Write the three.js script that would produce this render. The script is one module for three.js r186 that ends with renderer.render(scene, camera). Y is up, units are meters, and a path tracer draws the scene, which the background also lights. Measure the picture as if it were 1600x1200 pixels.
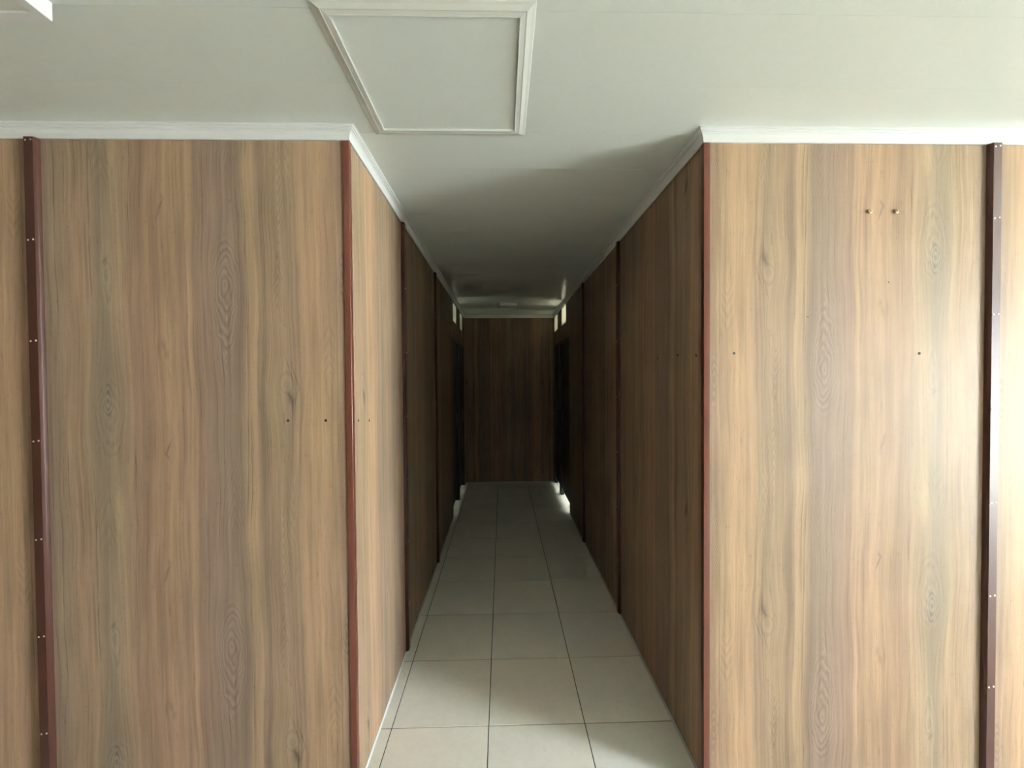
import * as THREE from 'three';
import { mergeGeometries, toCreasedNormals } from 'three/addons/utils/BufferGeometryUtils.js';
import { RectAreaLightUniformsLib } from 'three/addons/lights/RectAreaLightUniformsLib.js';

// ------------------------------------------------------------------ camera, sky, daylight, exposure
const scene = new THREE.Scene();
const camera = new THREE.PerspectiveCamera(2 * Math.atan(600 / 638.08) * 180 / Math.PI, 4 / 3, 0.05, 200);
camera.rotation.order = 'YXZ';
camera.position.set(0, 1.6253, 0);
camera.rotation.set(-0.0171, -0.0236, -0.0074);

scene.background = new THREE.Color(0.86, 0.94, 1.0);          // even overcast sky
scene.backgroundIntensity = 100;
const renderer = new THREE.WebGLRenderer({ antialias: true });
renderer.toneMapping = THREE.LinearToneMapping;
renderer.toneMappingExposure = 1.33;
renderer.shadowMap.enabled = true;
RectAreaLightUniformsLib.init();

// hazy sun, high behind the building: it lights the pale ground outside and reaches no window
const sun = new THREE.DirectionalLight(new THREE.Color(1.0, 0.98, 0.94), 260);
sun.name = 'sun'; sun.position.set(-1, 16, -12); sun.target.position.set(0, 0, 0); sun.castShadow = true; sun.shadow.radius = 6;
sun.shadow.mapSize.set(2048, 2048); Object.assign(sun.shadow.camera, { left: -14, right: 14, top: 14, bottom: -14, near: 0.5, far: 50 });
scene.add(sun, sun.target);

// daylight: one soft area light in each window opening, the size of its panes
function windowLight(width, height, [x, y, z], [tx, ty, tz], color, intensity) {
  const l = new THREE.RectAreaLight(color, intensity, width, height);
  l.position.set(x, y, z); l.lookAt(tx, ty, tz); l.name = 'window_daylight';
  scene.add(l);
}
const DAY = new THREE.Color(0.88, 0.97, 1.0);
windowLight(1.46, 2.26, [6.47, 1.14, 1.16], [0, 1.14, 1.16], DAY, 12);          // wide open doorway, right wall
windowLight(0.60, 1.10, [1.97, 1.35, -5.15], [0, 1.35, -5.15], DAY, 8);         // closet rooms on the right
windowLight(0.40, 1.10, [1.97, 1.35, -5.96], [0, 1.35, -5.96], DAY, 3);
windowLight(0.45, 0.45, [-2.17, 1.75, -5.06], [0, 1.75, -5.06], DAY, 2);        // closet rooms on the left
windowLight(0.45, 0.45, [-2.17, 1.75, -5.85], [0, 1.75, -5.85], DAY, 2);

// ------------------------------------------------------------------ measures (metres)
const CEIL = 2.572, D = 1.58, XL = -0.579, XR = 0.79, ZB = 6.254, TH = 0.05;
const RX0 = -4.5, RX1 = 6.5, RZ1 = 4.6, CX0 = -2.2, CX1 = 2.0; // outer walls of the room, of the closet rooms
const TILE = 0.45, TX0 = -0.5256, TZ0 = -1.8796;

// ------------------------------------------------------------------ noise
function rng(seed) { let s = seed >>> 0; return () => { s = (s + 0x6D2B79F5) >>> 0; let t = s; t = Math.imul(t ^ (t >>> 15), t | 1); t ^= t + Math.imul(t ^ (t >>> 7), t | 61); return ((t ^ (t >>> 14)) >>> 0) / 4294967296; }; }
const TAB = new Float32Array(65536); { const r = rng(7); for (let i = 0; i < 65536; i++) TAB[i] = r() * 2 - 1; }
const hash = (x, y) => TAB[((x & 255) + ((y & 255) << 8)) & 65535];
// value noise, y period py (integer lattice cells), x free
function vn(x, y, py, ox = 0) {
  const xi = Math.floor(x), yi = Math.floor(y), fx = x - xi, fy = y - yi;
  const sx = fx * fx * (3 - 2 * fx), sy = fy * fy * (3 - 2 * fy);
  const y0 = ((yi % py) + py) % py, y1 = (y0 + 1) % py, xa = xi + ox, xb = xa + 1;
  const a = hash(xa, y0 + ox * 3), b = hash(xb, y0 + ox * 3), c = hash(xa, y1 + ox * 3), d = hash(xb, y1 + ox * 3);
  return (a + (b - a) * sx) * (1 - sy) + (c + (d - c) * sx) * sy;
}
const smooth = (a, b, x) => { const t = Math.min(1, Math.max(0, (x - a) / (b - a))); return t * t * (3 - 2 * t); };

// ------------------------------------------------------------------ the wood print of the wall panels
// q: metres from the panel's edge, y: metres along the grain, repeats every 1.388 m as the laminate does
const PW = 1.16, PH = 1.388;
function woodPrint() {
  const W = 1024, H = 1226, data = new Uint8Array(W * H * 4), bump = new Uint8Array(W * H * 4);
  const stops = [ // q, r, g, b (sRGB): the broad tone stripes of the decor
    [0.00, 136, 107, 82], [0.045, 150, 117, 86], [0.09, 164, 126, 92], [0.15, 166, 128, 94], [0.19, 148, 118, 88], [0.24, 143, 114, 86],
    [0.27, 146, 115, 85], [0.31, 132, 104, 80], [0.335, 150, 119, 88], [0.375, 152, 120, 88], [0.395, 130, 104, 82], [0.44, 130, 104, 84], [0.52, 132, 104, 82], [0.545, 138, 108, 84],
    [0.58, 150, 117, 86], [0.66, 154, 119, 87], [0.70, 150, 115, 84], [0.75, 140, 106, 79], [0.785, 146, 113, 84], [0.83, 154, 124, 92], [0.865, 142, 115, 86], [0.90, 132, 110, 86],
    [0.945, 138, 112, 85], [0.98, 145, 114, 84], [1.03, 140, 111, 83], [1.08, 132, 107, 84], [1.16, 137, 108, 83]];
  const tone = (q) => {
    q = Math.min(1.16, Math.max(0, q)); let k = 0; while (k < stops.length - 2 && q > stops[k + 1][0]) k++;
    const a = stops[k], b = stops[k + 1], t = smooth(a[0], b[0], q), m = (k) => a[k] + (b[k] - a[k]) * t, v = (m(1) + m(2) + m(3)) / 3; return [1, 2, 3].map((k) => ((m(k) - v) * 0.74 + v + (v - 116) * -0.15) * 0.925);
  };
  const per = (d) => d - PH * Math.round(d / PH);
  // knots that push the grain aside: q, y, half width, half length, strength
  const bulge = [[0.225, 1.575, 0.05, 0.13, 0.62], [0.445, 1.985, 0.07, 0.26, 0.55], [0.89, 1.54, 0.055, 0.17, 0.60], [0.885, 2.03, 0.03, 0.1, 0.4], [0.245, 1.99, 0.03, 0.11, 0.4], [0.68, 2.28, 0.02, 0.05, 0.4], [0.67, 1.36, 0.02, 0.05, 0.45], [0.68, 1.75, 0.03, 0.05, 0.4]];
  // closed growth rings: q, y, half width, length up, length down, rings, contrast, grey
  const rings = [[0.448, 1.985, 0.064, 0.20, 0.30, 6.5, 0.085, 0.05], [0.888, 1.545, 0.027, 0.085, 0.075, 3.2, 0.10, 0.13], [0.885, 1.50, 0.066, 0.16, 0.22, 4.5, 0.035, 0.03],
    [0.222, 1.60, 0.040, 0.085, 0.055, 2.2, 0.035, 0.03], [0.01, 2.02, 0.028, 0.12, 0.11, 3.5, 0.06, 0.05], [0.885, 2.03, 0.026, 0.06, 0.17, 2.2, 0.05, 0.06]];
  // nested arrow heads: q, y top, y bottom, half width, slope, direction (+1 points down), pitch, contrast
  const vees = [[0.247, 2.56, 2.14, 0.033, 7, 1, 0.040, 0.05], [0.252, 2.10, 1.86, 0.024, 6, -1, 0.036, 0.06], [0.43, 1.34, 1.02, 0.05, 7, -1, 0.048, 0.035], [0.90, 1.22, 0.95, 0.045, 6, -1, 0.06, 0.03],
    [-0.012, 1.48, 1.08, 0.062, 4.2, -1, 0.020, 0.075], [0.45, 1.80, 1.62, 0.035, 7, 1, 0.03, 0.05], [0.205, 1.30, 0.95, 0.03, 8, 1, 0.05, 0.035], [0.06, 1.85, 1.62, 0.03, -5, 1, 0.05, 0.04]];
  // drawn dark vessels: q, y0, y1, half width, darkness, wander
  const lines = [[0.374, 1.05, 2.44, 0.0018, 0.17, 0.006], [0.362, 1.05, 1.50, 0.0016, 0.16, 0.006], [0.405, 1.8, 2.5, 0.0014, 0.10, 0.008], [0.52, 2.05, 2.5, 0.0018, 0.13, 0.012], [0.30, 1.1, 2.5, 0.0012, 0.10, 0.004],
    [0.284, 1.2, 2.4, 0.0013, 0.12, 0.006], [0.212, 1.05, 2.5, 0.0013, 0.12, 0.007], [0.175, 1.1, 2.3, 0.0011, 0.07, 0.006], [0.14, 1.05, 2.5, 0.001, 0.05, 0.004], [0.11, 1.0, 2.4, 0.001, 0.05, 0.004],
    [0.06, 1.05, 2.5, 0.0012, 0.08, 0.008], [0.036, 1.5, 2.5, 0.0012, 0.09, 0.01], [0.95, 1.9, 2.56, 0.0022, 0.16, 0.003], [0.945, 1.05, 1.30, 0.0018, 0.14, 0.004], [1.075, 1.75, 2.56, 0.0017, 0.13, 0.003], [1.04, 0.95, 1.4, 0.0014, 0.10, 0.003],
    [0.80, 1.75, 2.56, 0.0014, 0.09, 0.004], [0.86, 1.2, 2.5, 0.0012, 0.06, 0.008], [0.695, 1.65, 2.0, 0.0011, 0.10, 0.005], [0.665, 1.75, 1.95, 0.0011, 0.11, 0.003], [0.575, 1.2, 2.4, 0.001, 0.05, 0.004], [0.62, 1.2, 2.5, 0.001, 0.045, 0.004],
    [0.735, 1.2, 2.4, 0.001, 0.05, 0.004], [0.465, 1.05, 1.75, 0.0014, 0.10, 0.01], [0.485, 1.1, 1.7, 0.0014, 0.11, 0.008], [0.44, 1.0, 1.6, 0.0012, 0.08, 0.01], [0.33, 1.1, 2.4, 0.001, 0.05, 0.003]];
  { const r = rng(41); for (let k = 0; k < 90; k++) { const q = r() * 1.16, c = r() * PH + 0.7, l = 0.12 + 0.45 * r(); lines.push([q, c - l, c + l, 0.0008 + 0.0010 * r(), 0.03 + 0.075 * r() ** 2, 0.008 * r()]); } }
  // short dark flecks: q, y, half width, half length, tilt, darkness
  const flecks = [[0.794, 1.31, 0.0035, 0.045, 0.02, 0.38], [0.796, 1.25, 0.002, 0.05, 0, 0.25], [0.672, 1.365, 0.004, 0.022, -0.35, 0.45], [0.676, 1.335, 0.005, 0.014, 0.5, 0.28], [0.683, 2.285, 0.005, 0.022, -0.5, 0.32], [0.69, 2.255, 0.004, 0.02, -0.35, 0.30], [0.678, 2.315, 0.006, 0.008, 0, 0.20],
    [0.68, 2.13, 0.0035, 0.02, 0, 0.22], [0.683, 1.755, 0.008, 0.022, 0.2, 0.20], [0.672, 1.72, 0.009, 0.016, -0.2, 0.18], [0.70, 1.74, 0.007, 0.03, 0, 0.15], [0.208, 1.548, 0.013, 0.026, 0.15, 0.42], [0.203, 1.515, 0.004, 0.035, 0, 0.28], [0.214, 1.56, 0.007, 0.016, 0.5, 0.25],
    [0.892, 2.075, 0.009, 0.012, -0.5, 0.26], [0.888, 1.585, 0.010, 0.018, -0.2, 0.18], [0.885, 1.49, 0.008, 0.012, 0.4, 0.14], [0.075, 1.61, 0.0022, 0.035, 0, 0.24], [0.117, 2.26, 0.0022, 0.01, 0, 0.28], [0.213, 1.66, 0.0022, 0.05, 0.28, 0.30], [0.187, 1.62, 0.0024, 0.05, 0.3, 0.32], [0.185, 1.565, 0.0024, 0.03, -0.3, 0.26],
    [0.252, 2.09, 0.005, 0.007, 0, 0.22], [0.228, 1.83, 0.002, 0.003, 0, 0.3], [0.43, 1.965, 0.006, 0.03, 0.15, 0.12], [0.535, 1.07, 0.003, 0.04, 0, 0.16], [0.237, 1.46, 0.0022, 0.02, 0, 0.22], [0.10, 1.02, 0.002, 0.004, 0, 0.3]];
  for (let j = 0; j < H; j++) {
    const y = (j + 0.5) / H * PH, yn = (j + 0.5) / H;
    for (let i = 0; i < W; i++) {
      const q = (i + 0.5) / W * PW;
      let s = q + 0.008 * vn(q * 4, yn * 3, 3, 11) + 0.004 * vn(q * 14, yn * 8, 8, 23) + 0.0012 * vn(q * 40, yn * 26, 26, 5);
      let dark = 0, light = 0, grey = 0, bright = 0;
      for (const [cq, cy, a, b, A] of bulge) {
        const dy = per(y - cy); if (Math.abs(dy) > 2.4 * b) continue;
        const dq = s - cq; s = cq + dq * (1 - A * Math.exp(-((dy / b) ** 2) - (dq / a) ** 2));
      }
      const c = tone(s);
      // fine and coarse streaks along the grain
      const st = 0.050 * vn(s * 38, yn * 2, 2, 31) + 0.060 * vn(s * 110, yn * 4, 4, 47) + 0.042 * vn(s * 260, yn * 9, 9, 59) + 0.020 * vn(s * 520, yn * 30, 30, 71);
      const cloud = 0.03 * vn(q * 7, yn * 5, 5, 83) + 0.025 * vn(q * 22, yn * 11, 11, 97);
      const pink = 1.3 * vn(s * 16, yn * 3, 3, 101), olive = 0.8 * vn(s * 9, yn * 4, 4, 113);
      for (const [cq, cy, a, bu, bd, n, k, g] of rings) {
        const dy = per(y - cy), b = dy > 0 ? bu : bd; if (Math.abs(dy) > 1.1 * b) continue;
        const dq = q - cq + 0.005 * vn(q * 30, yn * 24, 24, 131); if (Math.abs(dq) > 1.1 * a) continue;
        const d = (Math.abs(dq / a) ** 1.9 + Math.abs(dy / b) ** 1.6) ** 0.62 + 0.07 * vn(q * 50, yn * 40, 40, 139);
        const w = smooth(1.05, 0.7, d); if (w <= 0) continue;
        const p = Math.sin(2 * Math.PI * n * d); dark += k * w * Math.max(0, p) ** 1.5; light += k * 0.8 * w * Math.max(0, -p) ** 1.5; grey += g * w;
      }
      for (const [cq, y1, y0, a, m, dir, pitch, k] of vees) {
        const cy = (y0 + y1) / 2, hh = (y1 - y0) / 2, dy = per(y - cy); if (Math.abs(dy) > hh) continue;
        const dq = Math.abs(q - cq + 0.003 * vn(q * 30, yn * 20, 20, 149)); if (dq > a) continue;
        const w = smooth(1, 0.6, Math.abs(dy) / hh) * smooth(1, 0.55, dq / a), ph = (dy - dir * m * (Math.sqrt(dq * dq + 9e-6) * 0.55)) / pitch + 0.5 * vn(q * 18, yn * 12, 12, 151);
        const p = Math.sin(2 * Math.PI * ph); dark += k * w * Math.max(0, p); light += 0.7 * k * w * Math.max(0, -p);
      }
      for (const [lq, y0, y1, hw, k, wan] of lines) {
        const cy = (y0 + y1) / 2, hh = (y1 - y0) / 2, dy = Math.abs(per(y - cy)); if (dy > hh) continue;
        const d = Math.abs(s - lq - wan * vn(lq * 97 + 3, yn * 5, 5, 163)); if (d > hw * 4) continue;
        const gap = 0.75 + 0.35 * vn(lq * 51, yn * 21, 21, 167);
        dark += 1.6 * k * gap * Math.exp(-((d / hw) ** 2)) * smooth(1, 0.75, dy / hh);
        light += 0.25 * k * Math.exp(-(((s - lq - 3 * hw) / (1.4 * hw)) ** 2)) * smooth(1, 0.75, dy / hh);
      }
      for (const [fq, fy, hw, hl, tilt, k] of flecks) {
        const dy = per(y - fy); if (Math.abs(dy) > 2.2 * hl) continue;
        const d = q - fq - tilt * dy + 0.0016 * vn(q * 200, yn * 90, 90, 173); if (Math.abs(d) > 3 * hw) continue;
        dark += 0.62 * k * Math.exp(-((d / (0.8 * hw)) ** 2) - (dy / hl) ** 2);
      }
      const pore = vn(s * 420, yn * 70, 70, 181), grain = vn(q * 700, yn * 420, 420, 191);
      if (pore > 0.62) dark += 0.10 * (pore - 0.62) / 0.38;
      const m = (1 + st + cloud + light + 0.012 * grain) * (1 - Math.min(0.85, dark));
      const mean = (c[0] + c[1] + c[2]) / 3, o = (j * W + i) * 4; grey = Math.min(0.3, grey);
      data[o] = Math.max(0, Math.min(255, (c[0] + pink + (mean - c[0]) * grey) * m));
      data[o + 1] = Math.max(0, Math.min(255, (c[1] + olive * 0.6 + (mean - c[1]) * grey) * m));
      data[o + 2] = Math.max(0, Math.min(255, (c[2] + pink * 0.8 - olive * 0.4 + (mean - c[2]) * grey) * m)); data[o + 3] = 255;
      const h = 150 + 50 * st * 6 - 160 * Math.min(0.5, dark) + 14 * grain;
      bump[o] = bump[o + 1] = bump[o + 2] = Math.max(0, Math.min(255, h)); bump[o + 3] = 255;
    }
  }
  const mk = (d, srgb) => { const t = new THREE.DataTexture(d, W, H); t.wrapS = t.wrapT = THREE.RepeatWrapping; t.magFilter = THREE.LinearFilter; t.minFilter = THREE.LinearMipmapLinearFilter; t.generateMipmaps = true; if (srgb) t.colorSpace = THREE.SRGBColorSpace; t.needsUpdate = true; return t; };
  return [mk(data, true), mk(bump, false)];
}
const [woodMap, woodBump] = woodPrint();

// mottled stone-grey ceramic for the tiles, one sheet laid across the whole floor (2.7 m repeat)
function mottled(n, seed, base, amp, tint, fleck) {
  const data = new Uint8Array(n * n * 4);
  for (let j = 0; j < n; j++) for (let i = 0; i < n; i++) {
    const x = i / n, y = j / n;
    const wrap = (f, ox) => { const a = vn(x * f, y * f, f, ox + seed), b = vn((x - 1) * f, y * f, f, ox + seed); const t = smooth(0.8, 1, x); return a * (1 - t) + b * t; };
    const v = 0.5 * wrap(6, 3) + 0.3 * wrap(14, 17) + 0.25 * wrap(40, 29), f = wrap(170, 41), w = wrap(5, 61), sp = wrap(90, 77);
    const k = 1 + amp * v + fleck * f - (sp > 0.86 ? fleck * 1.6 : 0), o = (j * n + i) * 4;
    data[o] = Math.min(255, base[0] * k + tint * w); data[o + 1] = Math.min(255, base[1] * k); data[o + 2] = Math.min(255, base[2] * k - tint * w); data[o + 3] = 255;
  }
  const t = new THREE.DataTexture(data, n, n); t.wrapS = t.wrapT = THREE.RepeatWrapping; t.magFilter = THREE.LinearFilter; t.minFilter = THREE.LinearMipmapLinearFilter; t.generateMipmaps = true; t.colorSpace = THREE.SRGBColorSpace; t.needsUpdate = true;
  return t;
}

// ------------------------------------------------------------------ materials
const std = (o) => new THREE.MeshPhysicalMaterial(o);
const M = {
  wood: std({ map: woodMap, bumpMap: woodBump, bumpScale: 0.00025, roughness: 0.52, specularIntensity: 0.28 }),
  tile: std({ map: mottled(768, 5, [231, 227, 215], 0.035, 2, 0.010), roughness: 0.42 }),
  grout: std({ color: '#4e463c', roughness: 0.9 }),
  ceiling: std({ map: mottled(512, 9, [235, 242, 239], 0.006, 1, 0.004), roughness: 0.16 }),
  whitePvc: std({ color: '#e4e7e7', roughness: 0.32 }),
  hatch: std({ color: '#dee1dc', roughness: 0.35 }),
  maroon: std({ map: mottled(256, 15, [58, 33, 26], 0.05, 2, 0.02), roughness: 0.36, specularIntensity: 0.28 }),
  corner: std({ map: mottled(256, 19, [82, 44, 32], 0.04, 2, 0.02), roughness: 0.3, specularIntensity: 0.7 }),
  screw: std({ color: '#c9c6c0', roughness: 0.28, metalness: 0.9 }),
  brass: std({ color: '#d6c096', roughness: 0.30, metalness: 0.9 }),
  hole: std({ color: '#1a1410', roughness: 0.95 }),
  blackDoor: std({ color: '#141416', roughness: 0.45 }),
  doorFrame: std({ color: '#2a1d18', roughness: 0.45 }),
  handle: std({ color: '#5a5a5a', roughness: 0.35, metalness: 0.8 }),
  plaster: std({ map: mottled(256, 21, [232, 230, 222], 0.02, 1, 0.01), roughness: 0.75 }),
  glass: std({ color: '#ffffff', transmission: 1, thickness: 0, roughness: 0.0, ior: 1.5 }),
  frosted: std({ color: '#fbf8ea', transmission: 1, thickness: 0, roughness: 0.6, ior: 1.5 }),
  channel: std({ color: '#b0b3b1', roughness: 0.4 }),
  diffuser: std({ color: '#e2e6df', roughness: 0.45 }),
  slab: std({ color: '#8b867c', roughness: 0.9 }),
  ground: std({ map: mottled(512, 33, [205, 211, 200], 0.12, 5, 0.05), roughness: 0.95 }),
};

// ------------------------------------------------------------------ helpers
const counts = {};
const numbered = (n) => { const k = counts[n] = (counts[n] ?? -1) + 1; return k ? `${n}_${String(k).padStart(3, '0')}` : n; };
function tag(o, label, category, group, kind) { Object.assign(o.userData, { label, category }); if (group) o.userData.group = group; if (kind) o.userData.kind = kind; return o; }
function group(name, label, category, kind, pos = [0, 0, 0], grp) {
  const g = new THREE.Group(); g.name = numbered(name); g.position.set(...pos); scene.add(g); return tag(g, label, category, grp, kind);
}
function part(name, geo, mat, parent, pos) {
  const m = new THREE.Mesh(geo, mat); m.name = name; m.castShadow = m.receiveShadow = true; if (pos) m.position.set(...pos); parent.add(m); return m;
}
const boxGeo = (x0, x1, y0, y1, z0, z1) => new THREE.BoxGeometry(x1 - x0, y1 - y0, z1 - z0).translate((x0 + x1) / 2, (y0 + y1) / 2, (z0 + z1) / 2);
function planar(geo, fn) { // uv straight from the vertex's own place
  const p = geo.attributes.position, uv = new Float32Array(p.count * 2);
  for (let i = 0; i < p.count; i++) { const [u, v] = fn(p.getX(i), p.getY(i), p.getZ(i)); uv[2 * i] = u; uv[2 * i + 1] = v; }
  geo.setAttribute('uv', new THREE.BufferAttribute(uv, 2)); return geo;
}
// a straight wall slab with openings: axis 'x' runs along x at z = plane .. plane + t, axis 'z' runs along z at x = plane .. plane + t
function slab(axis, plane, t, a0, a1, y0, y1, holes = []) {
  const s = new THREE.Shape(); s.moveTo(a0, y0); s.lineTo(a1, y0); s.lineTo(a1, y1); s.lineTo(a0, y1); s.closePath();
  for (const [h0, h1, b0, b1] of holes) { const p = new THREE.Path(); p.moveTo(h0, b0); p.lineTo(h0, b1); p.lineTo(h1, b1); p.lineTo(h1, b0); p.closePath(); s.holes.push(p); }
  const g = new THREE.ExtrudeGeometry(s, { depth: Math.abs(t), bevelEnabled: false });
  if (axis === 'x') { g.translate(0, 0, Math.min(plane, plane + t)); return g; }
  // local x -> world z, local z -> world x
  const m = new THREE.Matrix4().set(0, 0, 1, Math.min(plane, plane + t), 0, 1, 0, 0, 1, 0, 0, 0, 0, 0, 0, 1); g.applyMatrix4(m);
  const idx = g.index; if (idx) { for (let i = 0; i < idx.count; i += 3) { const b = idx.getX(i + 1); idx.setX(i + 1, idx.getX(i + 2)); idx.setX(i + 2, b); } } else {
    for (const k of ['position', 'normal', 'uv']) { const A = g.attributes[k], n = A.itemSize; for (let i = 0; i < A.count; i += 3) for (let c = 0; c < n; c++) { const x = A.array[(i + 1) * n + c]; A.array[(i + 1) * n + c] = A.array[(i + 2) * n + c]; A.array[(i + 2) * n + c] = x; } }
  }
  return g;
}
// laminate: q = q0 + dir * (place along the wall), turned sheets run the print the other way up
const woodUV = (geo, axis, q0, dir, turned, yo = 0) => planar(geo, (x, y, z) => { const q = q0 + dir * (axis === 'x' ? x : z); const v = turned ? 2.24 - y + yo : y + yo; return [q / PW, v / PH]; });

// ------------------------------------------------------------------ floor: ceramic tiles on a mortar bed
{
  const f = group('floor', 'pale grey ceramic tile floor with dark joints', 'floor', 'structure');
  part('mortar_bed', boxGeo(RX0 - 0.15, RX1 + 0.15, -0.20, -0.0022, -ZB - 0.15, RZ1 + 0.15), M.grout, f);
  const variants = [];
  for (let k = 0; k < 6; k++) {
    const e = TILE / 2 - 0.0021, c = 0.0009, top = 0, sh = new THREE.Shape(); sh.moveTo(-e, -e); sh.lineTo(e, -e); sh.lineTo(e, e); sh.lineTo(-e, e); sh.closePath();
    const g = new THREE.ExtrudeGeometry(sh, { depth: 0.006 - c, bevelEnabled: true, bevelSegments: 1, bevelThickness: c, bevelSize: c, bevelOffset: -c }).rotateX(-Math.PI / 2).translate(0, -0.006, 0);
    planar(g, (x, y, z) => [(x + k * 0.71) / 2.7, (z + k * 0.39) / 2.7]); variants.push(g);
  }
  const r = rng(11);
  const far = [];
  for (let j = -15; j <= 9; j++) for (let i = -9; i <= 15; i++) {
    const x = TX0 + (i + 0.5) * TILE, z = TZ0 - (j + 0.5) * TILE; const inCorridor = z < -D - 0.1;
    if (inCorridor && (x < XL - 0.25 || x > XR + 0.2)) continue;
    if (z < -ZB - 0.05 || z > RZ1 || x < RX0 || x > RX1) continue;
    const g = variants[Math.floor(r() * 6)], lift = (r() - 0.5) * 0.0005;
    if (z > 1.9 || x < -3 || x > 3.4) { far.push(g.clone().translate(x, lift, z)); continue; }
    const m = part('tile', g, M.tile, f, [x, lift, z]);
    m.rotation.set((r() - 0.5) * 0.001, 0, (r() - 0.5) * 0.001);
  }
  part('far_tiles', mergeGeometries(far), M.tile, f).userData.kind = 'stuff';
}

// ------------------------------------------------------------------ ceiling boards
{
  const c = group('ceiling', 'glossy white plastic board ceiling', 'ceiling', 'structure');
  part('roof_deck', boxGeo(RX0 - 0.15, RX1 + 0.15, CEIL + 0.012, CEIL + 0.12, -ZB - 0.15, RZ1 + 0.15), M.slab, c);
  const w = 0.2675, s = new THREE.Shape(); // section across one board: z, y
  s.moveTo(0.0005, 0.0119); s.lineTo(0.0005, 0); s.lineTo(w - 0.0005, 0); s.lineTo(w - 0.0005, 0.0119); s.closePath();
  const board = new THREE.ExtrudeGeometry(s, { depth: RX1 - RX0 + 0.2, bevelEnabled: false });
  board.applyMatrix4(new THREE.Matrix4().set(0, 0, 1, RX0 - 0.1, 0, 1, 0, 0, -1, 0, 0, 0, 0, 0, 0, 1));
  planar(board, (x, y, z) => [x / 1.9, z / 1.9]);
  for (let k = -22; k <= 19; k++) part('ceiling_board', board, M.ceiling, c, [0, CEIL, -1.071 - k * w]);
}

// ------------------------------------------------------------------ walls of wood laminate panels
const strips = [];   // [x, z, nx, nz] joint covers, built below
const yTop = CEIL;
{ // front wall left of the passage
  const w = group('wall_front_left', 'wood laminate panel wall left of the passage mouth', 'wall', 'structure');
  part('panel', woodUV(slab('x', -D, -TH, -1.742, XL, 0, yTop), 'x', -0.60, -1, false), M.wood, w);
  part('panel', woodUV(slab('x', -D, -TH, -2.902, -1.742, 0, yTop), 'x', -0.60, -1, true, 0.35), M.wood, w);
  part('panel', woodUV(slab('x', -D, -TH, RX0, -2.902, 0, yTop), 'x', -0.60, -1, false), M.wood, w);
  for (const [x, y] of [[-0.821, 1.465], [-0.678, 1.464]]) part('screw_hole', new THREE.CylinderGeometry(0.0055, 0.0055, 0.0012, 12).rotateX(Math.PI / 2), M.hole, w, [x, y, -D + 0.0002]);
}
{ // front wall right of the passage: the same sheet, hung the other way up
  const w = group('wall_front_right', 'wood laminate panel wall right of the passage mouth', 'wall', 'structure');
  part('panel', woodUV(slab('x', -D, -TH, XR, 1.94, 0, yTop), 'x', -0.82, 1, true), M.wood, w);
  part('panel', woodUV(slab('x', -D, -TH, 1.94, RX1, 0, yTop), 'x', -0.82, 1, false, 0.5), M.wood, w);
  for (const [x, y, r] of [[0.908, 1.712, 0.0052], [1.651, 1.707, 0.0058], [1.524, 1.988, 0.003], [1.201, 1.853, 0.0028]]) part('screw_hole', new THREE.CylinderGeometry(r, r, 0.0012, 12).rotateX(Math.PI / 2), M.hole, w, [x, y, -D + 0.0002]);
}
// door places along the passage: z near, z far; small window above: z near, z far
const DOORS_R = [[-4.80, -5.60, -5.03, -5.43], [-5.66, -6.235, -5.79, -6.18]];
const DOORS_L = [[-4.72, -5.42, -4.86, -5.25], [-5.48, -6.18, -5.64, -6.02]];
const DOORH = 2.10, WY0 = 2.285, WY1 = 2.535;
function passageWall(name, label, plane, t, cuts, doors, q0s) {
  const w = group(name, label, 'wall', 'structure');
  for (let k = 0; k < cuts.length - 1; k++) part('panel', woodUV(slab('z', plane, t, cuts[k + 1], cuts[k], 0, yTop), 'z', ...q0s[k]), M.wood, w);
  const end = cuts[cuts.length - 1], holes = [];
  // posts beside and between the doors
  let z = end; for (const [a, b] of doors) { if (z - a > 0.004) part('panel', woodUV(slab('z', plane, t, a, z, 0, DOORH), 'z', 0.1, 1, false), M.wood, w); z = b; }
  if (z + ZB > 0.004) part('panel', woodUV(slab('z', plane, t, -ZB, z, 0, DOORH), 'z', 0.1, 1, false), M.wood, w);
  for (const [, , a, b] of doors) holes.push([b, a, WY0, WY1]);
  part('panel', woodUV(slab('z', plane, t, -ZB, end, DOORH, yTop, holes), 'z', 0.2, 1, false), M.wood, w);
  return w;
}
const wl = passageWall('wall_left', 'wood laminate wall along the left of the passage', XL, -TH, [-D - TH, -2.41, -3.55, DOORS_L[0][0]], DOORS_L, [[0.35 + D, 1, false], [2.41 + 0.02, 1, true], [3.55 + 0.35, 1, false]]);
const wr = passageWall('wall_right', 'wood laminate wall along the right of the passage', XR, TH, [-D - TH, -2.74, -3.94, DOORS_R[0][0]], DOORS_R, [[0.05 - D, -1, true, 0.35], [-2.74, -1, false], [-3.94 + 0.2, -1, true]]);
for (const [y, z] of [[1.455, -1.652], [1.441, -1.785]]) part('screw_hole', new THREE.CylinderGeometry(0.0055, 0.0055, 0.0012, 12).rotateZ(Math.PI / 2), M.hole, wl, [XL + 0.0002, y, z]);
for (const [y, z] of [[1.718, -1.822], [1.708, -1.646], [1.715, -2.06]]) part('screw_hole', new THREE.CylinderGeometry(0.0055, 0.0055, 0.0012, 12).rotateZ(Math.PI / 2), M.hole, wr, [XR - 0.0002, y, z]);
{ // end of the passage
  const w = group('wall_back', 'dark wood laminate wall closing the passage end', 'wall', 'structure');
  part('panel', woodUV(slab('x', -ZB, -TH, XL - 0.05, XR + 0.05, 0, yTop), 'x', 0.75, 1, false), M.wood, w);
}

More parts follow.
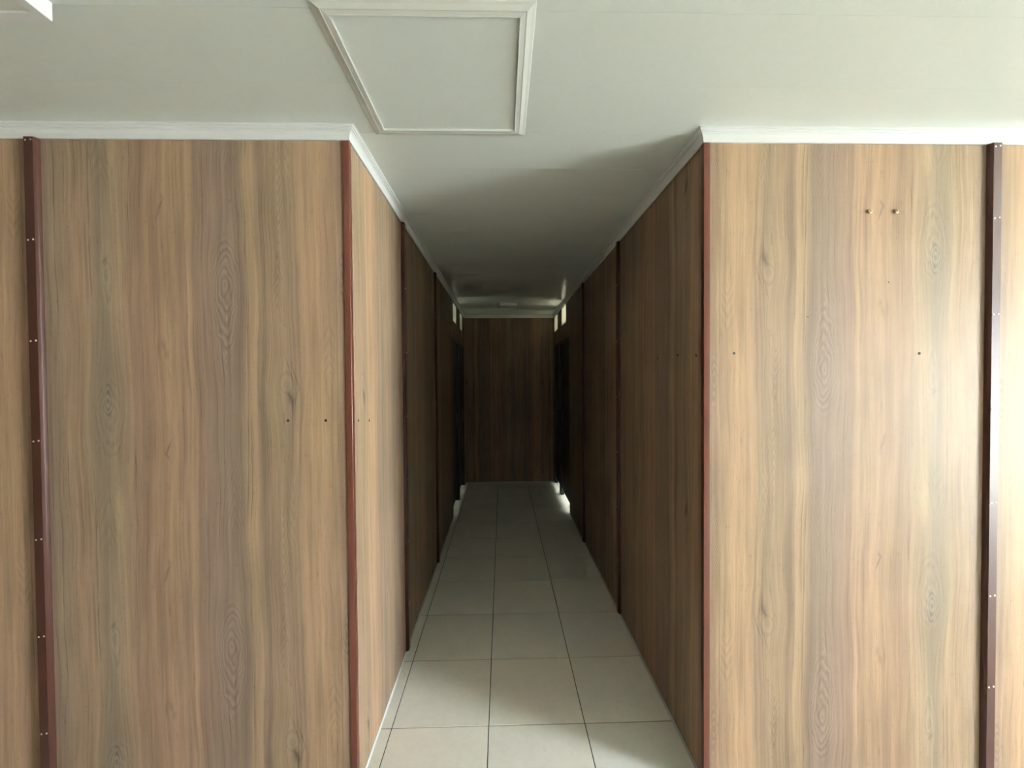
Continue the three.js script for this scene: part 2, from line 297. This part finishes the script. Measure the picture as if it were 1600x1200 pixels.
// ------------------------------------------------------------------ outer walls, partitions, windows
{
  const a = group('wall_outer_right', 'outer wall with a wide open doorway on the right of the room', 'wall', 'structure');
  part('wall_face', slab('z', RX1, 0.12, -4.60, RZ1 + 0.12, 0, CEIL + 0.011, [[0.42, 1.90, 0, 2.28]]), M.plaster, a);
  part('panel', woodUV(slab('z', RX1, -0.01, -D + 0.001, RZ1, 0, CEIL, [[0.42, 1.90, 0, 2.28]]), 'z', 0, 1, false), M.wood, a);
  part('wall_face', slab('z', CX1, 0.12, -ZB - 0.1, -4.60, 0, CEIL + 0.011, [[-5.50, -4.80, 0.75, 1.95], [-6.20, -5.72, 0.75, 1.95]]), M.plaster, a);
  part('wall_face', slab('x', -4.60, 0.06, XR + TH, RX1, 0, CEIL + 0.011), M.plaster, a);
  const b = group('wall_outer_left', 'wood lined outer wall on the left of the room', 'wall', 'structure');
  part('wall_face', slab('z', RX0, -0.12, -4.60, RZ1 + 0.12, 0, CEIL + 0.011), M.plaster, b);
  part('panel', woodUV(slab('z', RX0, 0.01, -D + 0.001, RZ1, 0, CEIL), 'z', 0, 1, false), M.wood, b);
  part('wall_face', slab('z', CX0, -0.12, -ZB - 0.1, -4.60, 0, CEIL + 0.011, [[-5.33, -4.79, 1.48, 2.02], [-6.12, -5.58, 1.48, 2.02]]), M.plaster, b);
  part('wall_face', slab('x', -4.60, 0.06, RX0, XL - TH, 0, CEIL + 0.011), M.plaster, b);
  const c = group('wall_rear', 'wood lined rear wall of the room', 'wall', 'structure');
  part('wall_face', slab('x', RZ1, 0.12, RX0, RX1, 0, CEIL + 0.011), M.plaster, c);
  part('panel', woodUV(slab('x', RZ1, -0.01, RX0 + 0.011, RX1 - 0.011, 0, CEIL), 'x', 0, 1, false), M.wood, c);
  const d = group('wall_outer_back', 'pale outer wall behind the closet rooms', 'wall', 'structure');
  part('wall_face', slab('x', -ZB - TH, -0.05, CX0, CX1, 0, CEIL + 0.011), M.plaster, d);
  const e = group('wall_partition', 'thin white partition walls between the closet rooms', 'wall', 'structure');
  for (const [x0, x1, z] of [[XR + TH, CX1, -5.645], [CX0, XL - TH, -5.465]]) part('partition', slab('x', z, 0.03, x0, x1, 0.0013, CEIL), M.plaster, e);
  const f = group('floor_closet', 'pale floor of the closet rooms beside the passage', 'floor', 'structure');
  part('floor_sheet', boxGeo(0.826, CX1, -0.0021, 0.0004, -ZB, -4.60), M.plaster, f);
  part('floor_sheet', boxGeo(CX0, XL - TH, -0.0021, 0.0012, -ZB, -4.60), M.plaster, f);
}
function windowUnit(n, label, axis, plane, a0, a1, y0, y1, mullions) {
  const g = group(`window_${n}`, label, 'window', 'structure'), fw = 0.05, at = (p0, p1, q0, q1, t0, t1) => axis === 'z' ? boxGeo(plane + t0, plane + t1, q0, q1, p0, p1) : boxGeo(p0, p1, q0, q1, plane + t0, plane + t1);
  part('frame_bar', at(a0, a1, y0, y0 + fw, -0.03, 0.03), M.whitePvc, g); part('frame_bar', at(a0, a1, y1 - fw, y1, -0.03, 0.03), M.whitePvc, g);
  part('frame_bar', at(a0, a0 + fw, y0 + fw, y1 - fw, -0.03, 0.03), M.whitePvc, g); part('frame_bar', at(a1 - fw, a1, y0 + fw, y1 - fw, -0.03, 0.03), M.whitePvc, g);
  for (let k = 1; k <= mullions; k++) { const c = a0 + (a1 - a0) * k / (mullions + 1); part('mullion', at(c - 0.02, c + 0.02, y0 + fw, y1 - fw, -0.025, 0.025), M.whitePvc, g); }
  const step = (a1 - a0) / (mullions + 1);
  for (let k = 0; k <= mullions; k++) part('pane', at(a0 + k * step + (k ? 0.02 : fw), a0 + (k + 1) * step - (k < mullions ? 0.02 : fw), y0 + fw, y1 - fw, -0.002, 0.002), M.glass, g);
  return g;
}
windowUnit(1, 'white framed window of the near right closet room', 'z', CX1 + 0.07, -5.50, -4.80, 0.75, 1.95, 0);
windowUnit(2, 'narrow white framed window of the far right closet room', 'z', CX1 + 0.07, -6.20, -5.72, 0.75, 1.95, 0);
windowUnit(3, 'small white framed window of the near left closet room', 'z', CX0 - 0.07, -5.33, -4.79, 1.48, 2.02, 0);
windowUnit(4, 'small white framed window of the far left closet room', 'z', CX0 - 0.07, -6.12, -5.58, 1.48, 2.02, 0);
{
  const g = group('ground', 'open ground outside the building', 'ground', 'structure', [0, -0.2, 0]);
  part('soil', planar(new THREE.BoxGeometry(80, 0.2, 80).translate(0, -0.1, 0), (x, y, z) => [x / 6, z / 6]), M.ground, g);
}

// ------------------------------------------------------------------ doors and the little windows above them
const windowNo = [5];
function doorUnit(n, sideLabel, plane, out, [z0, z1, w0, w1], y0) { // out: +1 wall lies towards +x
  const zc = (z0 + z1) / 2, wide = z0 - z1, g = group(`door_${n}`, `black door ${sideLabel}`, 'door', 'structure', [plane, 0, zc]), X = (a, b) => out > 0 ? [a, b] : [-b, -a];
  const B = (a, b, yy0, yy1, zz0, zz1) => boxGeo(...X(a, b), yy0, yy1, zz0, zz1), h = wide / 2;
  part('door_frame', B(0.002, 0.048, y0, DOORH - 0.002, -h + 0.002, -h + 0.032), M.blackDoor, g);
  part('door_frame', B(0.002, 0.048, y0, DOORH - 0.002, h - 0.032, h - 0.002), M.blackDoor, g);
  part('door_frame', B(0.002, 0.048, DOORH - 0.034, DOORH - 0.002, -h + 0.032, h - 0.032), M.blackDoor, g);
  const leaf = part('door_leaf', B(0.020, 0.046, 0.080, DOORH - 0.037, -h + 0.035, h - 0.035), M.blackDoor, g);
  const hz = -h + 0.09, hx = out * 0.012;
  part('handle', mergeGeometries([B(0.014, 0.0199, 0.98, 1.16, hz - 0.02, hz + 0.02), new THREE.CylinderGeometry(0.008, 0.008, 0.03, 12).rotateZ(Math.PI / 2).translate(hx - out * 0.01, 1.08, hz), new THREE.CapsuleGeometry(0.008, 0.10, 4, 10).rotateX(Math.PI / 2).translate(hx - out * 0.025, 1.08, hz + 0.05)]), M.handle, leaf);
  const wn = windowNo[0]++, wg = group(`window_${wn}`, `small high window above the black door ${sideLabel}`, 'window', 'structure', [plane, WY0, (w0 + w1) / 2]), ww = (w0 - w1) / 2, wh = WY1 - WY0;
  const C = (a, b, yy0, yy1, zz0, zz1) => boxGeo(...X(a, b), yy0, yy1, zz0, zz1);
  part('frame_bar', C(0.0015, 0.046, 0.001, 0.014, -ww + 0.001, ww - 0.001), M.doorFrame, wg); part('frame_bar', C(0.0015, 0.046, wh - 0.014, wh - 0.001, -ww + 0.001, ww - 0.001), M.doorFrame, wg);
  part('frame_bar', C(0.0015, 0.046, 0.014, wh - 0.014, -ww + 0.001, -ww + 0.014), M.doorFrame, wg); part('frame_bar', C(0.0015, 0.046, 0.014, wh - 0.014, ww - 0.014, ww - 0.001), M.doorFrame, wg);
  part('pane', C(0.003, 0.0065, 0.012, wh - 0.012, -ww + 0.012, ww - 0.012), M.frosted, wg);
}
doorUnit(1, 'at the right of the passage, before the end pair', XR, 1, DOORS_R[0], 0.0008);
doorUnit(2, 'at the right of the passage, against the end wall', XR, 1, DOORS_R[1], 0.0008);
doorUnit(3, 'at the left of the passage, before the end pair', XL, -1, DOORS_L[0], 0.0008);
doorUnit(4, 'at the left of the passage, against the end wall', XL, -1, DOORS_L[1], 0.0008);

// ------------------------------------------------------------------ white cornice and base channel
// run a section (out from the wall, height) from A to B; n points out of the wall; miter +1 outside corner, -1 inside corner
function run(section, A, B, n, mA, mB) {
  const t = [Math.sign(B[0] - A[0]), Math.sign(B[1] - A[1])], P = [], I = [], k = section.length;
  for (const [end, m, dir] of [[A, mA, -1], [B, mB, 1]]) for (const [o, y] of section) P.push([end[0] + n[0] * o + t[0] * dir * m * o, y, end[1] + n[1] * o + t[1] * dir * m * o]);
  const pos = [], push = (...v) => v.forEach((i) => pos.push(...P[i]));
  for (let i = 0; i < k; i++) { const j = (i + 1) % k; push(i, j, k + j, i, k + j, k + i); }
  const tri = THREE.ShapeUtils.triangulateShape(section.map(([o, y]) => new THREE.Vector2(o, y)), []);
  for (const [a, b, c] of tri) { push(a, c, b); push(k + a, k + b, k + c); }
  const g = new THREE.BufferGeometry(); g.setAttribute('position', new THREE.Float32BufferAttribute(pos, 3)); g.computeVertexNormals();
  // turn faces outwards: check the first outer face against n
  const e1 = new THREE.Vector3().fromBufferAttribute(g.attributes.normal, 0); const cross = t[0] * n[1] - t[1] * n[0];
  if (cross < 0) { const p = g.attributes.position.array; for (let i = 0; i < p.length; i += 9) for (let c = 0; c < 3; c++) { const x = p[i + 3 + c]; p[i + 3 + c] = p[i + 6 + c]; p[i + 6 + c] = x; } g.computeVertexNormals(); }
  g.setAttribute('uv', new THREE.Float32BufferAttribute(new Float32Array(pos.length / 3 * 2), 2));
  return g;
}
const c0 = CEIL - 0.0002;
const cornice = [[0.0004, c0], [0.0004, c0 - 0.046], [0.0068, c0 - 0.046], [0.0078, c0 - 0.043], [0.0100, c0 - 0.030], [0.0150, c0 - 0.0195], [0.0185, c0 - 0.0170], [0.0185, c0 - 0.0130], [0.0235, c0 - 0.0120], [0.0240, c0 - 0.0070], [0.0300, c0 - 0.0062], [0.0310, c0 - 0.0018], [0.0345, c0 - 0.0012], [0.0345, c0]];
const base = [[0.0004, 0.0006], [0.0004, 0.017], [0.0022, 0.017], [0.0028, 0.004], [0.0050, 0.0022], [0.0050, 0.0006]];
const runs = [ // label end, A, B, n, miters
  ['along the wall left of the passage mouth', [RX0, -D], [XL, -D], [0, 1], -1, 1],
  ['down the left side of the passage', [XL, -D], [XL, -ZB], [1, 0], 1, -1],
  ['across the passage end', [XL, -ZB], [XR, -ZB], [0, 1], -1, -1],
  ['down the right side of the passage', [XR, -ZB], [XR, -D], [-1, 0], -1, 1],
  ['along the wall right of the passage mouth', [XR, -D], [RX1, -D], [0, 1], 1, -1]];
let trimNo = 1;
for (const [where, A, B, n, mA, mB] of runs) {
  const m = part(`trim_${trimNo++}`, run(cornice, A, B, n, mA, mB), M.whitePvc, scene); tag(m, `white stepped cornice strip ${where}`, 'cornice', null, 'structure');
}
const baseRuns = [['front_left', 'along the wall left of the passage mouth', [RX0, -D], [XL, -D], [0, 1], -1, 1], ['left', 'down the left side of the passage', [XL, -D], [XL, DOORS_L[0][0]], [1, 0], 1, 0],
  ['back', 'across the passage end', [XL, -ZB], [XR, -ZB], [0, 1], 0, 0], ['right', 'down the right side of the passage', [XR, DOORS_R[0][0]], [XR, -D], [-1, 0], 0, 1], ['front_right', 'along the wall right of the passage mouth', [XR, -D], [RX1, -D], [0, 1], 1, -1]];
for (const [side, where, A, B, n, mA, mB] of baseRuns) {
  const m = part(`baseboard_${side}`, run(base, A, B, n, mA, mB), M.channel, scene); tag(m, `low white base channel ${where}`, 'baseboard', null, 'structure');
}

// ------------------------------------------------------------------ maroon corner trims and joint covers with screws
function cornerTrim(x, z, sx, label) { // an angle profile round an outside corner: one leg on the front wall, one on the passage wall
  const g = group(`trim_${trimNo++}`, label, 'corner trim', 'structure', [x, 0, z]), t = 0.0036, L = 0.0215, p = new THREE.Shape(); // plan: x right, y = towards camera
  const S = (a) => a * sx; // sx: direction of the passage side (+1 passage lies towards +x)
  const r = 0.0018; p.moveTo(S(t), t - r); p.lineTo(S(t), -L + r); p.quadraticCurveTo(S(t), -L, S(t - r), -L); p.lineTo(S(0.0003), -L); p.lineTo(S(0.0003), 0.0003); p.lineTo(S(-L), 0.0003); p.lineTo(S(-L), t - r); p.quadraticCurveTo(S(-L), t, S(-L + r), t); p.lineTo(S(t - r), t); p.quadraticCurveTo(S(t), t, S(t), t - r); p.closePath();
  let geo = new THREE.ExtrudeGeometry(p, { depth: 2.527 - 0.0180, bevelEnabled: false, curveSegments: 5 }).rotateX(-Math.PI / 2); // shape y -> -z
  geo.scale(1, 1, -1); geo.translate(0, 0.0180, 0);
  { const P = geo.attributes.position.array; for (let i = 0; i < P.length; i += 9) for (let c = 0; c < 3; c++) { const v = P[i + 3 + c]; P[i + 3 + c] = P[i + 6 + c]; P[i + 6 + c] = v; } }
  geo = planar(toCreasedNormals(geo, 0.2), (X, Y, Z) => [(X + Z) * 3, Y]);
  part('angle_profile', geo, M.corner, g); return g;
}
cornerTrim(XL, -D, 1, 'red brown angle trim on the corner left of the passage mouth');
cornerTrim(XR, -D, -1, 'red brown angle trim on the corner right of the passage mouth');

const stripGeo = (() => { // plan section: x across, y out of the wall
  const s = new THREE.Shape(), hw = 0.0165, d = 0.0175, f = 0.0262;
  s.moveTo(-f, 0.0003); s.lineTo(f, 0.0003); s.lineTo(f, 0.0016); s.bezierCurveTo(f - 0.001, 0.0080, hw + 0.0055, d - 0.0060, hw, d); s.lineTo(-hw, d); s.bezierCurveTo(-hw - 0.0055, d - 0.0060, -f + 0.001, 0.0080, -f, 0.0016); s.closePath();
  const y0 = 0.0185, y1 = 2.5255, g = new THREE.ExtrudeGeometry(s, { depth: y1 - y0, bevelEnabled: false, curveSegments: 8 }).rotateX(-Math.PI / 2).scale(1, 1, -1).translate(0, y0, 0);
  const P = g.attributes.position.array; for (let i = 0; i < P.length; i += 9) for (let c = 0; c < 3; c++) { const v = P[i + 3 + c]; P[i + 3 + c] = P[i + 6 + c]; P[i + 6 + c] = v; }
  return planar(toCreasedNormals(g, 0.4), (X, Y, Z) => [(X + Z) * 3, Y]);
})();
const screwGeo = new THREE.SphereGeometry(0.0036, 10, 6, 0, Math.PI * 2, 0, Math.PI / 2).scale(1, 0.55, 1).rotateX(Math.PI / 2);
function jointStrip(label, [x, z], turn, heights, spread = 0.0095) {
  const g = group(`trim_${trimNo++}`, label, 'joint strip', 'structure', [x, 0, z]); g.rotation.y = turn;
  part('cover_profile', stripGeo, M.maroon, g);
  for (const h of heights) for (const s of [-1, 1]) part('screw', screwGeo, M.screw, g, [s * spread, h + s * 0.0012, 0.0174]);
}
const left7 = [2.514, 2.147, 1.773, 1.399, 1.029, 0.661, 0.290], right7 = [2.512, 2.234, 1.858, 1.486, 1.114, 0.742, 0.375];
jointStrip('maroon joint cover strip with screw pairs on the wall left of the passage', [-1.742, -D], 0, left7);
jointStrip('maroon joint cover strip with screw pairs on the wall right of the passage', [1.940, -D], 0, right7);
jointStrip('thin maroon joint strip on the left passage wall, next to the mouth', [XL, -2.41], Math.PI / 2, left7);
jointStrip('thin maroon joint strip on the left passage wall, next to the doors', [XL, -3.55], Math.PI / 2, left7);
jointStrip('thin maroon joint strip on the right passage wall, next to the mouth', [XR, -2.74], -Math.PI / 2, right7);
jointStrip('thin maroon joint strip on the right passage wall, next to the doors', [XR, -3.94], -Math.PI / 2, right7);

// ------------------------------------------------------------------ things on ceiling and walls
{ // access hatch
  const g = group('ceiling_hatch', 'white square access hatch with moulded frame in the ceiling before the passage', 'ceiling hatch', null, [-0.1935, CEIL, -1.3275]);
  const hx = 0.2885, hz = 0.2875, sec = [[0, -0.0003], [0.0015, -0.0022], [0.010, -0.0040], [0.0205, -0.0078], [0.0235, -0.0086], [0.0255, -0.0078], [0.037, -0.0092], [0.0405, -0.0100], [0.0425, -0.0096], [0.0425, -0.0003]];
  const bar = (half, dist, ang, name) => {
    const P = []; for (const e of [-1, 1]) for (const [o, y] of sec) P.push([e * (half - o), y, dist - o]);
    const k = sec.length, pos = [], push = (...v) => v.forEach((i) => pos.push(...P[i]));
    for (let i = 0; i < k; i++) { const j = (i + 1) % k; push(i, k + j, j, i, k + i, k + j); }
    for (const [a, b, c] of THREE.ShapeUtils.triangulateShape(sec.map(([o, y]) => new THREE.Vector2(o, y)), [])) { push(a, b, c); push(k + a, k + c, k + b); }
    const q = new THREE.BufferGeometry(); q.setAttribute('position', new THREE.Float32BufferAttribute(pos, 3)); q.computeVertexNormals(); q.setAttribute('uv', new THREE.Float32BufferAttribute(new Float32Array(pos.length / 3 * 2), 2)); q.rotateY(ang);
    part(name, q, M.hatch, g);
  };
  bar(hx, hz, 0, 'frame_bar'); bar(hx, hz, Math.PI, 'frame_bar'); bar(hz, hx, Math.PI / 2, 'frame_bar'); bar(hz, hx, -Math.PI / 2, 'frame_bar');
  part('hatch_panel', planar(boxGeo(-hx + 0.0445, hx - 0.0445, -0.0035, -0.0004, -hz + 0.0445, hz - 0.0445), (x, y, z) => [x / 1.9, z / 1.9]), M.ceiling, g);
}
function surfaceLight(label, pos, w, h, rim) {
  const g = group('ceiling_light', label, 'ceiling light', null, pos), b = w / 2, s = new THREE.Shape(); s.moveTo(-b, -b); s.lineTo(b, -b); s.lineTo(b, b); s.lineTo(-b, b); s.closePath();
  const p = new THREE.Path(), i = b - rim; p.moveTo(-i, -i); p.lineTo(-i, i); p.lineTo(i, i); p.lineTo(i, -i); p.closePath(); s.holes.push(p);
  part('housing', new THREE.ExtrudeGeometry(s, { depth: h - 0.0015, bevelEnabled: true, bevelSize: 0.0012, bevelThickness: 0.0012, bevelOffset: -0.0012, bevelSegments: 1 }).rotateX(Math.PI / 2).translate(0, -0.0014, 0), M.whitePvc, g);
  part('diffuser', boxGeo(-i + 0.0005, i - 0.0005, -h + 0.004, -h + 0.008, -i + 0.0005, i - 0.0005), M.diffuser, g);
  part('back_plate', boxGeo(-i + 0.001, i - 0.001, -0.004, -0.001, -i + 0.001, i - 0.001), M.whitePvc, g);
}
surfaceLight('large square white surface light, switched off, on the ceiling by the left wall', [-1.121 - 0.30, CEIL, -1.067 + 0.30], 0.60, 0.046, 0.026);
surfaceLight('small square white surface light, switched off, at the passage end', [0.085, CEIL, -5.36], 0.22, 0.034, 0.016);
for (const [x, where] of [[1.444, 'the one nearer the passage corner'], [1.550, 'the one nearer the maroon joint strip']]) { // two brass screws left in the wall
  const g = group('wall_screw', `brass round-head screw in the right wood panel, ${where}`, 'screw', null, [x, 2.263, -D], 'pair of brass screws in the wood panel');
  part('head', new THREE.SphereGeometry(0.0085, 18, 10, 0, Math.PI * 2, 0, Math.PI / 2).scale(1, 0.6, 1).rotateX(Math.PI / 2).translate(0, 0, 0.004), M.brass, g);
  part('shank', new THREE.CylinderGeometry(0.003, 0.003, 0.006, 10).rotateX(Math.PI / 2).translate(0, 0, 0.002), M.brass, g);
  part('cross_slot', mergeGeometries([new THREE.BoxGeometry(0.009, 0.0016, 0.0016).rotateZ(0.5).translate(0, 0, 0.0088), new THREE.BoxGeometry(0.0016, 0.009, 0.0016).rotateZ(0.5).translate(0, 0, 0.0088)]), M.hole, g);
}

renderer.render(scene, camera);
